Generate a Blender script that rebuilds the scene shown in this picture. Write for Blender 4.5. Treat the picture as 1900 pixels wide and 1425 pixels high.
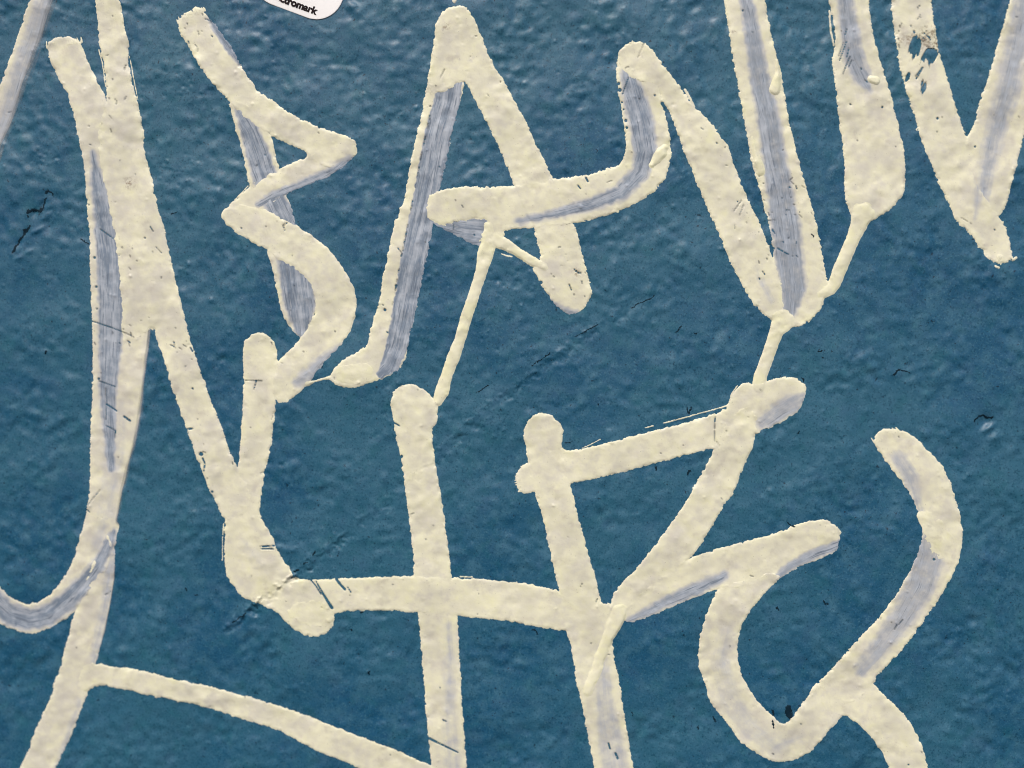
import bpy, math
import numpy as np
from mathutils import Matrix, Vector

# ------------------------------------------------------------------ scene, camera, light
for o in list(bpy.data.objects):
    bpy.data.objects.remove(o, do_unlink=True)
scene = bpy.context.scene
COL = scene.collection

IMG_W, IMG_H = 1900.0, 1425.0          # traced drawing units on the wall face (about 0.21 mm each)
ROLL = math.radians(20.5)              # the phone was held tilted: plumb runs down to the left in the frame
TILT = math.radians(7.0)
DIST = 0.43
LENS = 38.6
SENSOR = 36.0

F0 = np.array([0.0, 1.0, 0.0])
R0 = np.array([math.cos(ROLL), 0.0, math.sin(ROLL)])
U0 = np.array([-math.sin(ROLL), 0.0, math.cos(ROLL)])
CF = F0 + math.tan(TILT) * (-0.62 * R0 - 0.78 * U0)
CF /= np.linalg.norm(CF)
CU = U0 - U0.dot(CF) * CF
CU /= np.linalg.norm(CU)
CR = np.cross(CF, CU)
CPOS = -DIST * CF

cam_data = bpy.data.cameras.new("camera")
cam = bpy.data.objects.new("camera", cam_data)
COL.objects.link(cam)
cam_data.lens = LENS
cam_data.sensor_width = SENSOR
cam_data.sensor_fit = 'HORIZONTAL'
cam_data.clip_start = 0.01
cam_data.clip_end = 100.0
cam.matrix_world = Matrix(((CR[0], CU[0], -CF[0], CPOS[0]),
                           (CR[1], CU[1], -CF[1], CPOS[1]),
                           (CR[2], CU[2], -CF[2], CPOS[2]),
                           (0, 0, 0, 1)))
cam_data.dof.use_dof = True
cam_data.dof.aperture_fstop = 4.0
scene.camera = cam


def to_wall(px, py):
    """drawing units -> point on the wall face (the plane y = 0)"""
    px = np.asarray(px, dtype=np.float64)
    py = np.asarray(py, dtype=np.float64)
    k = SENSOR / LENS / IMG_W
    a = (px - IMG_W / 2) * k
    b = -(py - IMG_H / 2) * k
    dx = CF[0] + a * CR[0] + b * CU[0]
    dy = CF[1] + a * CR[1] + b * CU[1]
    dz = CF[2] + a * CR[2] + b * CU[2]
    t = -CPOS[1] / dy
    return CPOS[0] + t * dx, CPOS[2] + t * dz


fx, fz = to_wall(1080, 480)
cam_data.dof.focus_distance = float(np.dot(np.array([fx, 0.0, fz]) - CPOS, CF))

SUN = np.array([-0.56, -0.80, 0.84])
SUN /= np.linalg.norm(SUN)
SUN_EL = math.asin(SUN[2])
SUN_ROT = math.atan2(SUN[0], SUN[1])

world = bpy.data.worlds.new("World")
scene.world = world
world.use_nodes = True
wn = world.node_tree
wn.nodes.clear()
sky = wn.nodes.new("ShaderNodeTexSky")
sky.sky_type = 'NISHITA'
sky.sun_disc = False
sky.sun_elevation = SUN_EL
sky.sun_rotation = SUN_ROT
sky.air_density = 1.0
sky.dust_density = 4.0
sky.ozone_density = 1.0
bg = wn.nodes.new("ShaderNodeBackground")
bg.inputs['Strength'].default_value = 0.10
out = wn.nodes.new("ShaderNodeOutputWorld")
wn.links.new(sky.outputs[0], bg.inputs[0])
wn.links.new(bg.outputs[0], out.inputs[0])

sun_data = bpy.data.lights.new("sun", 'SUN')
sun_data.energy = 1.5
sun_data.angle = math.radians(12.0)
sun_data.color = (1.0, 0.97, 0.93)
sun = bpy.data.objects.new("sun", sun_data)
COL.objects.link(sun)
sun.location = (-0.6, -1.2, 1.4)
sun.rotation_euler = Vector((-SUN[0], -SUN[1], -SUN[2])).to_track_quat('-Z', 'Y').to_euler()

vs = scene.view_settings
vs.view_transform = 'Standard'
vs.look = 'None'
vs.gamma = 1.0
vs.use_curve_mapping = False
vs.exposure = 0.35
scene.render.engine = 'CYCLES'
scene.cycles.use_denoising = True
scene.cycles.denoiser = 'OPENIMAGEDENOISE'
scene.cycles.denoising_input_passes = 'RGB_ALBEDO_NORMAL'
scene.cycles.pixel_filter_type = 'BLACKMAN_HARRIS'
scene.cycles.filter_width = 1.05
scene.cycles.max_bounces = 6

# ------------------------------------------------------------------ fields on the wall face
U = 0.00021                            # metres per drawing unit
G = 1.5                                # step of the working grid
X0, X1, Y0, Y1 = -120.0, 2020.0, -120.0, 1545.0
NX = int((X1 - X0) / G) + 1
NY = int((Y1 - Y0) / G) + 1
xs = X0 + np.arange(NX) * G
ys = Y0 + np.arange(NY) * G
rng = np.random.default_rng(11)


def band(l0, l1, seed, angle=None, stretch=1.0):
    """band-passed noise, wavelengths l0..l1, unit deviation; optionally drawn out along an angle"""
    r = np.random.default_rng(seed)
    n = r.standard_normal((NY, NX)).astype(np.float32)
    f = np.fft.rfft2(n)
    ky = np.fft.fftfreq(NY, G)[:, None]
    kx = np.fft.rfftfreq(NX, G)[None, :]
    if angle is not None:
        c, s = math.cos(angle), math.sin(angle)
        k = np.sqrt(((kx * c + ky * s) * stretch) ** 2 + (-kx * s + ky * c) ** 2)
    else:
        k = np.sqrt(kx * kx + ky * ky)
    w = np.exp(-(k * l0) ** 2 * 0.7) * (1 - np.exp(-(k * l1) ** 2 * 0.7))
    a = np.fft.irfft2(f * w, s=(NY, NX))
    a -= a.mean()
    return (a / a.std()).astype(np.float32)


def sample(arr, px, py):
    u = np.clip((np.asarray(px) - X0) / G, 0, NX - 1.001)
    v = np.clip((np.asarray(py) - Y0) / G, 0, NY - 1.001)
    i = u.astype(np.int64)
    j = v.astype(np.int64)
    fu = u - i
    fv = v - j
    return (arr[j, i] * (1 - fu) * (1 - fv) + arr[j, i + 1] * fu * (1 - fv)
            + arr[j + 1, i] * (1 - fu) * fv + arr[j + 1, i + 1] * fu * fv)


def window(x0, x1, y0, y1):
    i0 = max(0, int((x0 - X0) / G))
    i1 = min(NX, int((x1 - X0) / G) + 2)
    j0 = max(0, int((y0 - Y0) / G))
    j1 = min(NY, int((y1 - Y0) / G) + 2)
    return i0, i1, j0, j1


def chaikin(p, n=1):
    p = np.asarray(p, dtype=np.float64)
    for _ in range(n):
        q = np.roll(p, -1, axis=0)
        a = p * 0.78 + q * 0.22
        b = p * 0.22 + q * 0.78
        p = np.empty((2 * len(a), 2))
        p[0::2] = a
        p[1::2] = b
    return p


def poly_sdf(p, X, Y):
    """signed distance to a closed outline, positive inside"""
    d2 = np.full(X.shape, 1e12)
    inside = np.zeros(X.shape, dtype=bool)
    n = len(p)
    for k in range(n):
        ax, ay = p[k]
        bx, by = p[(k + 1) % n]
        ex, ey = bx - ax, by - ay
        L = ex * ex + ey * ey
        if L < 1e-9:
            continue
        t = np.clip(((X - ax) * ex + (Y - ay) * ey) / L, 0, 1)
        ddx = X - ax - t * ex
        ddy = Y - ay - t * ey
        np.minimum(d2, ddx * ddx + ddy * ddy, out=d2)
        cond = (ay > Y) != (by > Y)
        if ey != 0:
            inside ^= cond & (X < ex * (Y - ay) / ey + ax)
    d = np.sqrt(d2)
    return np.where(inside, d, -d)


def path_field(path, X, Y):
    """distance-minus-halfwidth, lateral offset and length along a path of (x, y, halfwidth)"""
    best = np.full(X.shape, 1e9)
    lat = np.zeros(X.shape)
    alo = np.zeros(X.shape)
    s0 = 0.0
    for k in range(len(path) - 1):
        ax, ay, aw = path[k]
        bx, by, bw = path[k + 1]
        ex, ey = bx - ax, by - ay
        L = math.hypot(ex, ey) + 1e-9
        t = np.clip(((X - ax) * ex + (Y - ay) * ey) / (L * L), 0, 1)
        ddx = X - ax - t * ex
        ddy = Y - ay - t * ey
        d = np.sqrt(ddx * ddx + ddy * ddy) - (aw + (bw - aw) * t)
        m = d < best
        best = np.where(m, d, best)
        lat = np.where(m, ((X - ax) * ey - (Y - ay) * ex) / L, lat)
        alo = np.where(m, s0 + t * L, alo)
        s0 += L
    return best, lat, alo


def sstep(a, b, x):
    t = np.clip((x - a) / (b - a), 0, 1)
    return t * t * (3 - 2 * t)


# orange-peel skin of the wall, heights in drawing units
XX, YY = np.meshgrid(xs, ys)
wild = 0.85 + 0.42 * band(110, 380, 5)                 # how pebbly the coat is from place to place
wild += 0.22 * sstep(520, 120, YY) + 0.35 * sstep(620, 250, XX) * sstep(650, 800, YY) + 0.3 * sstep(1500, 1800, XX) * sstep(900, 1200, YY)
wild = np.clip(wild, 0.30, 1.6)
peel = (wild * (0.50 * band(30, 95, 1) + 0.06 * band(14, 45, 2, math.radians(-20), 1.5))
        + 0.055 * band(6, 15, 3) + 1.2 * band(160, 500, 4))
peel = peel.astype(np.float32)


def lowpass(arr, l0):
    ky = np.fft.fftfreq(NY, G)[:, None]
    kx = np.fft.rfftfreq(NX, G)[None, :]
    w = np.exp(-(kx * kx + ky * ky) * l0 * l0 * 0.7)
    return np.fft.irfft2(np.fft.rfft2(arr) * w, s=(NY, NX)).astype(np.float32)



def add_blob(x, y, r, h, stretch=1.0, ang=0.0):
    i0, i1, j0, j1 = window(x - 5 * r * stretch, x + 5 * r * stretch, y - 5 * r * stretch, y + 5 * r * stretch)
    if i1 <= i0 or j1 <= j0:
        return
    X, Y = np.meshgrid(xs[i0:i1], ys[j0:j1])
    c, s = math.cos(ang), math.sin(ang)
    a = ((X - x) * c + (Y - y) * s) / stretch
    b = -(X - x) * s + (Y - y) * c
    peel[j0:j1, i0:i1] += (h * np.exp(-(a * a + b * b) / (r * r))).astype(np.float32)


for k in range(1700):                                   # dust nibs and pin-holes under the blue coat
    x, y = rng.uniform(X0, X1), rng.uniform(Y0, Y1)
    if rng.random() < 0.72:
        add_blob(x, y, rng.uniform(2.2, 3.4), rng.uniform(0.5, 1.6))
    else:
        add_blob(x, y, rng.uniform(2.2, 3.2), -rng.uniform(0.5, 1.5))
for cx, cy, n, sp in ((375, 158, 40, 34), (90, 300, 26, 20), (335, 318, 30, 26), (70, 120, 10, 30),
                      (960, 520, 22, 30), (740, 205, 16, 40), (440, 125, 14, 12), (905, 60, 14, 30)):
    for k in range(n):                                 # rougher, gritty patches
        add_blob(rng.normal(cx, sp), rng.normal(cy, sp * 0.6), rng.uniform(2.0, 3.4), rng.uniform(-1.6, 1.9))
for x, y, r, h in ((1430, 912, 7, 3.2), (349, 488, 4, 2.4), (392, 557, 5, 2.4), (1031, 782, 6, 1.6), (923, 520, 5, -3.0),
                   (522, 863, 4, -2.0), (682, 1246, 4, 2.6), (242, 1044, 5, 2.2), (743, 212, 4, 2.4), (772, 200, 4, 2.2),
                   (960, 445, 5, 2.4), (1078, 384, 4, 2.2), (1250, 383, 4, 2.0), (1780, 1170, 5, 2.4), (790, 520, 4, 2.0),
                   (796, 514, 4, 2.4), (810, 505, 4, 2.2), (86, 507 + 145, 4, 2.0), (277, 1138, 5, 2.0), (232, 1326, 10, 2.0),
                   (548, 1276, 6, 2.2), (1660, 105, 5, 1.4), (1830, 1040, 6, 1.8), (1555, 395, 6, 1.6)):
    add_blob(x, y, r, h)
# the crater and the softer bump beside it
add_blob(1827, 782, 14, -6.0, 1.3, math.radians(-30))
add_blob(1834, 794, 5, 4.2, 2.4, math.radians(-35))
add_blob(1845, 812, 8, 4.0, 1.4, math.radians(-35))
# dents under the dark gouge on the left
for x, y, h in ((38, 478, 2.6), (55, 467, 2.2), (66, 430, 2.4), (76, 424, 2.2), (83, 405, 2.0), (90, 397, 1.8), (93, 382, 1.8)):
    add_blob(x, y, 4, h, 2.2, math.radians(-25))
for x, y in ((35, 452), (48, 432), (64, 395), (80, 378)):
    add_blob(x, y, 5, -3.0, 1.8, math.radians(-60))

# one long gouge that crosses the wall from lower left to upper right
GX = np.array([425, 470, 500, 545, 600, 700, 790, 860, 930, 1000, 1070, 1130, 1225], float)
GY = np.array([1168, 1132, 1106, 1072, 1028, 948, 872, 802, 742, 690, 640, 597, 540], float)
GA = np.array([2.4, 3.4, 2.2, 3.4, 2.4, 0.8, 0.8, 1.5, 1.4, 1.3, 1.2, 1.1, 0.2], float)
i0, i1, j0, j1 = window(390, 1260, 500, 1210)
Xw, Yw = XX[j0:j1, i0:i1], YY[j0:j1, i0:i1]
jag = 3.0 * band(14, 40, 21)[j0:j1, i0:i1]
d, lat, alo = path_field([(GX[k], GY[k], 0.0) for k in range(len(GX))], Xw, Yw)
seg = np.concatenate([[0], np.cumsum(np.hypot(np.diff(GX), np.diff(GY)))])
amp = np.interp(alo, seg, GA) * (0.55 + 0.45 * np.clip(1.4 * band(25, 70, 22)[j0:j1, i0:i1], -1, 1.2))
end = np.exp(-(np.maximum(d - np.abs(lat), 0) / 6.0) ** 2)
s = lat + jag
peel[j0:j1, i0:i1] += (amp * end * (-1.1 * np.exp(-((s + 5) / 3.6) ** 2) + 1.15 * np.exp(-((s - 8) / 3.4) ** 2)
                                    - 0.5 * np.exp(-((s - 1) / 8) ** 2))).astype(np.float32)

# the film of the sticker was pressed flat: no grit under it
ux, uy = math.cos(ROLL), math.sin(ROLL)                # along the sticker's lower edge
vx, vy = math.sin(ROLL), -math.cos(ROLL)               # up its side
RAD, SWID, SHGT = 50.0, 170.0, 105.0
corner = (481 + (95 + RAD) * ux, 0 + (95 + RAD) * uy)
sa = (XX - corner[0]) * ux + (YY - corner[1]) * uy
sb = (XX - corner[0]) * vx + (YY - corner[1]) * vy
under = sstep(-8, 0, np.minimum(np.minimum(sa + SWID, -sa), np.minimum(sb, SHGT - sb)))
peel = (peel * (1 - under) + lowpass(peel, 70) * under).astype(np.float32)
FILLED = (0.34 * peel + 0.66 * lowpass(peel, 42)).astype(np.float32)   # paint levels the skin it covers
EDGE_FINE = band(5, 12, 31)
EDGE_MID = band(14, 40, 32)
TONE = 0.7 * band(50, 160, 33) + 0.5 * band(18, 50, 34) + 0.3 * band(6, 16, 35)
LEVEL = np.zeros((NY, NX), dtype=np.float32)          # paint laid down so far, above the wall skin
PUFF = band(20, 60, 36)
MIST = 0.9 * band(60, 220, 37) + 0.35 * band(20, 60, 38)


# ------------------------------------------------------------------ materials
def new_mat(name):
    m = bpy.data.materials.new(name)
    m.use_nodes = True
    nt = m.node_tree
    nt.nodes.clear()
    o = nt.nodes.new("ShaderNodeOutputMaterial")
    p = nt.nodes.new("ShaderNodeBsdfPrincipled")
    nt.links.new(p.outputs[0], o.inputs[0])
    return m, nt, p


def node(nt, t, **kw):
    n = nt.nodes.new(t)
    for k, v in kw.items():
        setattr(n, k, v)
    return n


def val(nt, op, a, b=None, c=None, clamp=False):
    n = nt.nodes.new("ShaderNodeMath")
    n.operation = op
    n.use_clamp = clamp
    for i, v in enumerate((a, b, c)):
        if v is None:
            continue
        if isinstance(v, (int, float)):
            n.inputs[i].default_value = v
        else:
            nt.links.new(v, n.inputs[i])
    return n.outputs[0]


def mix(nt, fac, a, b, blend='MIX'):
    n = nt.nodes.new("ShaderNodeMix")
    n.data_type = 'RGBA'
    n.blend_type = blend
    for i, v in ((0, fac), (6, a), (7, b)):
        if isinstance(v, (int, float)):
            n.inputs[i].default_value = v
        elif isinstance(v, tuple):
            n.inputs[i].default_value = (*v, 1.0)
        else:
            nt.links.new(v, n.inputs[i])
    return n.outputs[2]


def noise(nt, vec, scale, detail=2.0, rough=0.5):
    n = nt.nodes.new("ShaderNodeTexNoise")
    n.inputs['Scale'].default_value = scale
    n.inputs['Detail'].default_value = detail
    n.inputs['Roughness'].default_value = rough
    if vec is not None:
        nt.links.new(vec, n.inputs['Vector'])
    return n.outputs['Fac']


def ramp(nt, fac, lo, hi):
    n = nt.nodes.new("ShaderNodeMapRange")
    n.interpolation_type = 'SMOOTHSTEP'
    n.inputs[1].default_value = lo
    n.inputs[2].default_value = hi
    nt.links.new(fac, n.inputs[0])
    return n.outputs[0]


def bump(nt, height, dist, strength=1.0):
    n = nt.nodes.new("ShaderNodeBump")
    n.inputs['Strength'].default_value = strength
    n.inputs['Distance'].default_value = dist
    nt.links.new(height, n.inputs['Height'])
    return n.outputs[0]


def wall_material():
    m, nt, p = new_mat("blue_gloss_coat")
    pos = node(nt, "ShaderNodeNewGeometry").outputs['Position']
    a = noise(nt, pos, 16, 3)
    b = noise(nt, pos, 120, 4, 0.6)
    c = noise(nt, pos, 1500, 3, 0.7)
    e = noise(nt, pos, 95, 3, 0.6)
    off = node(nt, "ShaderNodeVectorMath", operation='ADD')
    off.inputs[1].default_value = (3.1, 1.7, 5.3)
    nt.links.new(pos, off.inputs[0])
    g = noise(nt, off.outputs[0], 110, 3, 0.6)
    col = mix(nt, ramp(nt, a, 0.36, 0.62), (0.010, 0.085, 0.174), (0.027, 0.121, 0.198))
    col = mix(nt, ramp(nt, b, 0.42, 0.72), col, (0.038, 0.136, 0.220))
    col = mix(nt, val(nt, 'MULTIPLY', ramp(nt, e, 0.50, 0.72), 0.28), col, (0.040, 0.098, 0.205))
    col = mix(nt, val(nt, 'MULTIPLY', ramp(nt, g, 0.50, 0.72), 0.34), col, (0.016, 0.124, 0.160))
    col = mix(nt, val(nt, 'MULTIPLY', ramp(nt, c, 0.50, 0.72), 0.85), col, (0.060, 0.175, 0.255))
    grime = noise(nt, pos, 1250, 3, 0.7)
    col = mix(nt, val(nt, 'MULTIPLY', ramp(nt, grime, 0.52, 0.66), 0.75), col, (0.002, 0.050, 0.100))
    pits = noise(nt, pos, 760, 1, 0.5)
    col = mix(nt, val(nt, 'MULTIPLY', ramp(nt, pits, 0.72, 0.77), 0.8), col, (0.002, 0.015, 0.035))
    nt.links.new(col, p.inputs['Base Color'])
    r = val(nt, 'ADD', val(nt, 'MULTIPLY', b, 0.24), 0.31)
    nt.links.new(r, p.inputs['Roughness'])
    p.inputs['Specular IOR Level'].default_value = 0.45
    h = val(nt, 'ADD', val(nt, 'MULTIPLY', noise(nt, pos, 1300, 3, 0.6), 1.0),
            val(nt, 'MULTIPLY', noise(nt, pos, 420, 2), 1.2))
    nt.links.new(bump(nt, h, 0.00004, 1.0), p.inputs['Normal'])
    return m


def paint_material():
    m, nt, p = new_mat("cream_marker_paint")
    pos = node(nt, "ShaderNodeNewGeometry").outputs['Position']
    dry = node(nt, "ShaderNodeAttribute", attribute_name="dry").outputs['Fac']
    cover = node(nt, "ShaderNodeAttribute", attribute_name="cover").outputs['Fac']
    tone = node(nt, "ShaderNodeAttribute", attribute_name="tone").outputs['Fac']
    stain = node(nt, "ShaderNodeAttribute", attribute_name="stain").outputs['Fac']
    streak = node(nt, "ShaderNodeAttribute", attribute_name="streak").outputs['Vector']
    base = mix(nt, ramp(nt, tone, -1.8, 0.8), (0.690, 0.668, 0.565), (0.800, 0.780, 0.590))
    base = mix(nt, ramp(nt, tone, 0.6, 2.4), base, (0.805, 0.790, 0.545))
    mist = node(nt, "ShaderNodeAttribute", attribute_name="mist").outputs['Fac']
    base = mix(nt, val(nt, 'MULTIPLY', mist, 0.60), base, (0.565, 0.545, 0.490))
    pink = noise(nt, pos, 260, 2)
    base = mix(nt, val(nt, 'MULTIPLY', ramp(nt, pink, 0.52, 0.75), 0.16), base, (0.66, 0.595, 0.530))
    smut = noise(nt, pos, 130, 4, 0.62)
    base = mix(nt, val(nt, 'MULTIPLY', ramp(nt, smut, 0.54, 0.76), 0.36), base, (0.40, 0.37, 0.31))
    spk = noise(nt, pos, 1700, 2, 0.5)
    base = mix(nt, val(nt, 'MULTIPLY', ramp(nt, spk, 0.70, 0.76), 0.4), base, (0.12, 0.12, 0.11))
    # bristle lines where the nib dragged the coat thin
    s1 = noise(nt, streak, 7.0, 3, 0.65)
    s2 = noise(nt, streak, 24.0, 2, 0.6)
    lines = val(nt, 'ADD', val(nt, 'MULTIPLY', s1, 0.55), val(nt, 'MULTIPLY', s2, 0.45))
    patch = noise(nt, pos, 210, 3, 0.6)
    body = val(nt, 'ADD', val(nt, 'MULTIPLY', lines, 0.75), val(nt, 'MULTIPLY', patch, 0.25))
    thin = mix(nt, ramp(nt, body, 0.40, 0.60), (0.125, 0.180, 0.260), (0.450, 0.495, 0.565))
    thin = mix(nt, val(nt, 'MULTIPLY', ramp(nt, s2, 0.55, 0.63), 0.7), thin, (0.075, 0.115, 0.175))
    thin = mix(nt, val(nt, 'MULTIPLY', ramp(nt, s2, 0.45, 0.36), 0.5), thin, (0.53, 0.555, 0.61))
    wob = val(nt, 'ADD', val(nt, 'MULTIPLY', val(nt, 'SUBTRACT', s1, 0.5), 0.7), val(nt, 'MULTIPLY', val(nt, 'SUBTRACT', patch, 0.5), 0.8))
    f = val(nt, 'ADD', dry, wob)
    on = ramp(nt, dry, 0.0, 0.35)
    pale = val(nt, 'MULTIPLY', ramp(nt, f, 0.0, 0.70), on)
    fac = val(nt, 'MULTIPLY', ramp(nt, f, 0.42, 0.95), on)
    col = mix(nt, val(nt, 'MULTIPLY', pale, 0.85), base, (0.470, 0.485, 0.525))
    col = mix(nt, fac, col, thin)
    rust = noise(nt, pos, 900, 4, 0.7)
    col = mix(nt, val(nt, 'MULTIPLY', stain, ramp(nt, rust, 0.42, 0.66)), col, (0.20, 0.13, 0.08))
    speck = node(nt, "ShaderNodeAttribute", attribute_name="speck").outputs['Fac']
    col = mix(nt, val(nt, 'MULTIPLY', speck, val(nt, 'MULTIPLY', ramp(nt, smut, 0.3, 0.62), 0.7)), col, (0.045, 0.050, 0.052))
    nt.links.new(col, p.inputs['Base Color'])
    rg = val(nt, 'ADD', val(nt, 'MULTIPLY', fac, 0.12), 0.46)
    nt.links.new(rg, p.inputs['Roughness'])
    p.inputs['Specular IOR Level'].default_value = 0.42
    al = val(nt, 'ADD', cover, val(nt, 'MULTIPLY', val(nt, 'SUBTRACT', lines, 0.5), 1.2))
    al = val(nt, 'MAXIMUM', ramp(nt, al, 0.15, 0.85), ramp(nt, cover, 0.90, 0.99))
    nt.links.new(al, p.inputs['Alpha'])
    h = val(nt, 'ADD', val(nt, 'MULTIPLY', noise(nt, pos, 1500, 3, 0.6), 0.7),
            val(nt, 'ADD', val(nt, 'MULTIPLY', noise(nt, pos, 480, 2), 1.2),
                val(nt, 'MULTIPLY', val(nt, 'MULTIPLY', s2, fac), 1.6)))
    nt.links.new(bump(nt, h, 0.00004, 1.0), p.inputs['Normal'])
    return m


def plain_material(name, c, rough, scale=900, var=0.25, spec=0.5):
    m, nt, p = new_mat(name)
    pos = node(nt, "ShaderNodeNewGeometry").outputs['Position']
    n = noise(nt, pos, scale, 3)
    nt.links.new(mix(nt, n, c, tuple(x * (1 - var) for x in c)), p.inputs['Base Color'])
    p.inputs['Roughness'].default_value = rough
    p.inputs['Specular IOR Level'].default_value = spec
    nt.links.new(bump(nt, n, 0.00003), p.inputs['Normal'])
    return m


M_WALL = wall_material()
M_PAINT = paint_material()
M_GOUGE_SHADE = plain_material("dark_primer_and_shade", (0.004, 0.022, 0.040), 0.7, spec=0.15)  # bared coat in the gouges; also the painted shade on the crater lip
M_PAPER = plain_material("white_vinyl", (0.93, 0.92, 0.93), 0.35, 500, 0.04)
M_INK = plain_material("black_ink", (0.010, 0.004, 0.006), 0.6, spec=0.15)


# ------------------------------------------------------------------ mesh helpers
def link(name, mesh, mat, parent=None):
    o = bpy.data.objects.new(name, mesh)
    COL.objects.link(o)
    if mat is not None:
        mesh.materials.append(mat)
    if parent is not None:
        o.parent = parent
        o.location = -parent.location
    return o


def quad_mesh(name, co, quads):
    me = bpy.data.meshes.new(name)
    me.vertices.add(len(co))
    me.vertices.foreach_set('co', np.ascontiguousarray(co, dtype=np.float32).ravel())
    nq = len(quads)
    me.loops.add(nq * 4)
    me.loops.foreach_set('vertex_index', np.ascontiguousarray(quads, dtype=np.int32).ravel())
    me.polygons.add(nq)
    me.polygons.foreach_set('loop_start', np.arange(nq, dtype=np.int32) * 4)
    me.polygons.foreach_set('use_smooth', np.ones(nq, dtype=bool))
    me.update(calc_edges=True)
    me.validate()
    return me


def attr(me, name, data, kind='FLOAT'):
    a = me.attributes.new(name, kind, 'POINT')
    a.data.foreach_set('vector' if kind == 'FLOAT_VECTOR' else 'value',
                       np.ascontiguousarray(data, dtype=np.float32).ravel())


def place(px, py, h):
    wx, wz = to_wall(px, py)
    return np.stack([wx, -np.asarray(h) * U, wz], axis=-1)


# ------------------------------------------------------------------ the wall
def growing(a, b, step, far, n):
    core = np.arange(a, b + step * 0.5, step)
    g = np.cumsum(np.concatenate([np.full(50, 7.0), np.geomspace(9.0, far, n)]))
    return np.concatenate([(core[0] - g)[::-1], core, core[-1] + g])


wxs = growing(-110, 2010, 2.3, 160, 16)
wys = growing(-110, 1535, 2.3, 160, 16)
WX, WY = np.meshgrid(wxs, wys)
def fold(v, a, b):
    t = np.mod(v - a, 2 * (b - a))
    return a + np.minimum(t, 2 * (b - a) - t)


WH = sample(peel, fold(WX, X0 + 8, X1 - 8), fold(WY, Y0 + 8, Y1 - 8))
far = np.maximum(np.maximum(X0 + 20 - WX, WX - X1 + 20), np.maximum(Y0 + 20 - WY, WY - Y1 + 20))
WH = WH * sstep(400, 250, far)                          # beyond the drawn part the wall runs on evenly
nw, nh = len(wxs), len(wys)
idx = np.arange(nw * nh).reshape(nh, nw)
quads = np.stack([idx[:-1, :-1], idx[1:, :-1], idx[1:, 1:], idx[:-1, 1:]], -1).reshape(-1, 4)
wall_me = quad_mesh("wall", place(WX.ravel(), WY.ravel(), WH.ravel()), quads)
wall = link("wall", wall_me, M_WALL)
wall["kind"] = "structure"
wall["label"] = "dark blue painted wall with a fine pebbly skin"

# ------------------------------------------------------------------ paint strokes
CUTS = []                                              # places where the cream coat has been scraped off


def cut(pts, w0, w1=None):
    w1 = w0 if w1 is None else w1
    n = len(pts)
    CUTS.append([(p[0], p[1], (w0 + (w1 - w0) * k / max(1, n - 1)) * 0.5) for k, p in enumerate(pts)])


for a in (((171, 596), (207, 608), (242, 622)), ((184, 707), (213, 717)), ((197, 790), (214, 799)), ((164, 937), (175, 922), (186, 909)),
          ((455, 706), (486, 707)), ((185, 425), (210, 443)), ((1195, 80), (1190, 93), (1184, 107)), ((825, 129), (817, 145)),
          ((1327, 774), (1326, 795)), ((1326, 800), (1326, 818)), ((236, 632), (241, 636)), ((317, 640), (326, 645)),
          ((196, 720), (196, 778)), ((214, 800), (213, 812)), ((1376, 372), (1362, 392)), ((1380, 380), (1372, 400))):
    cut(a, 1.9)
for a, w in ((((197, 750), (216, 763)), 2.6), (((230, 773), (241, 781)), 3.4), (((345, 797), (358, 795)), 3.0), (((475, 708), (471, 722)), 2.2),
             (((484, 1014), (510, 1012)), 2.8), (((485, 1018), (508, 1018)), 2.2), (((577, 1076), (587, 1088), (596, 1102)), 2.4),
             (((624, 1075), (631, 1084), (640, 1094)), 4.2), (((645, 1090), (651, 1099)), 2.2), (((729, 783), (741, 790)), 2.4),
             (((1166, 144), (1155, 175)), 2.2), (((377, 850), (381, 860), (379, 873)), 2.6), (((533, 414), (526, 419), (529, 428)), 2.4),
             (((1087, 330), (1091, 337)), 2.8), (((1072, 344), (1077, 350)), 2.2), (((1330, 820), (1334, 827)), 2.4),
             (((1571, 55), (1568, 64)), 2.4), (((1570, 78), (1558, 112)), 2.6), (((1565, 80), (1556, 104)), 2.0), (((1575, 90), (1571, 106)), 2.2),
             (((1577, 105), (1568, 127)), 2.4), (((1569, 124), (1564, 137)), 2.0), (((1580, 112), (1575, 124)), 2.0),
             (((1711, 126), (1705, 137), (1700, 146)), 3.0), (((1708, 130), (1698, 142)), 2.0),
             (((354, 645), (358, 652)), 2.4), (((1129, 1380), (1132, 1390)), 3.0), (((1142, 1398), (1146, 1408)), 3.6),
             (((1664, 1160), (1660, 1168)), 2.6), (((1675, 1150), (1668, 1158)), 1.9), (((1443, 461), (1452, 466)), 2.6), (((1455, 468), (1463, 472)), 2.2),
             (((822, 1335), (828, 1338)), 2.2), (((484, 878 + 0), (490, 876)), 2.0)):
    cut(a, w)
cut(((586, 1078), (600, 1102), (616, 1128)), 2.0, 5.6)
cut(((796, 1369), (822, 1382), (850, 1396)), 4.2, 2.2)
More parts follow.
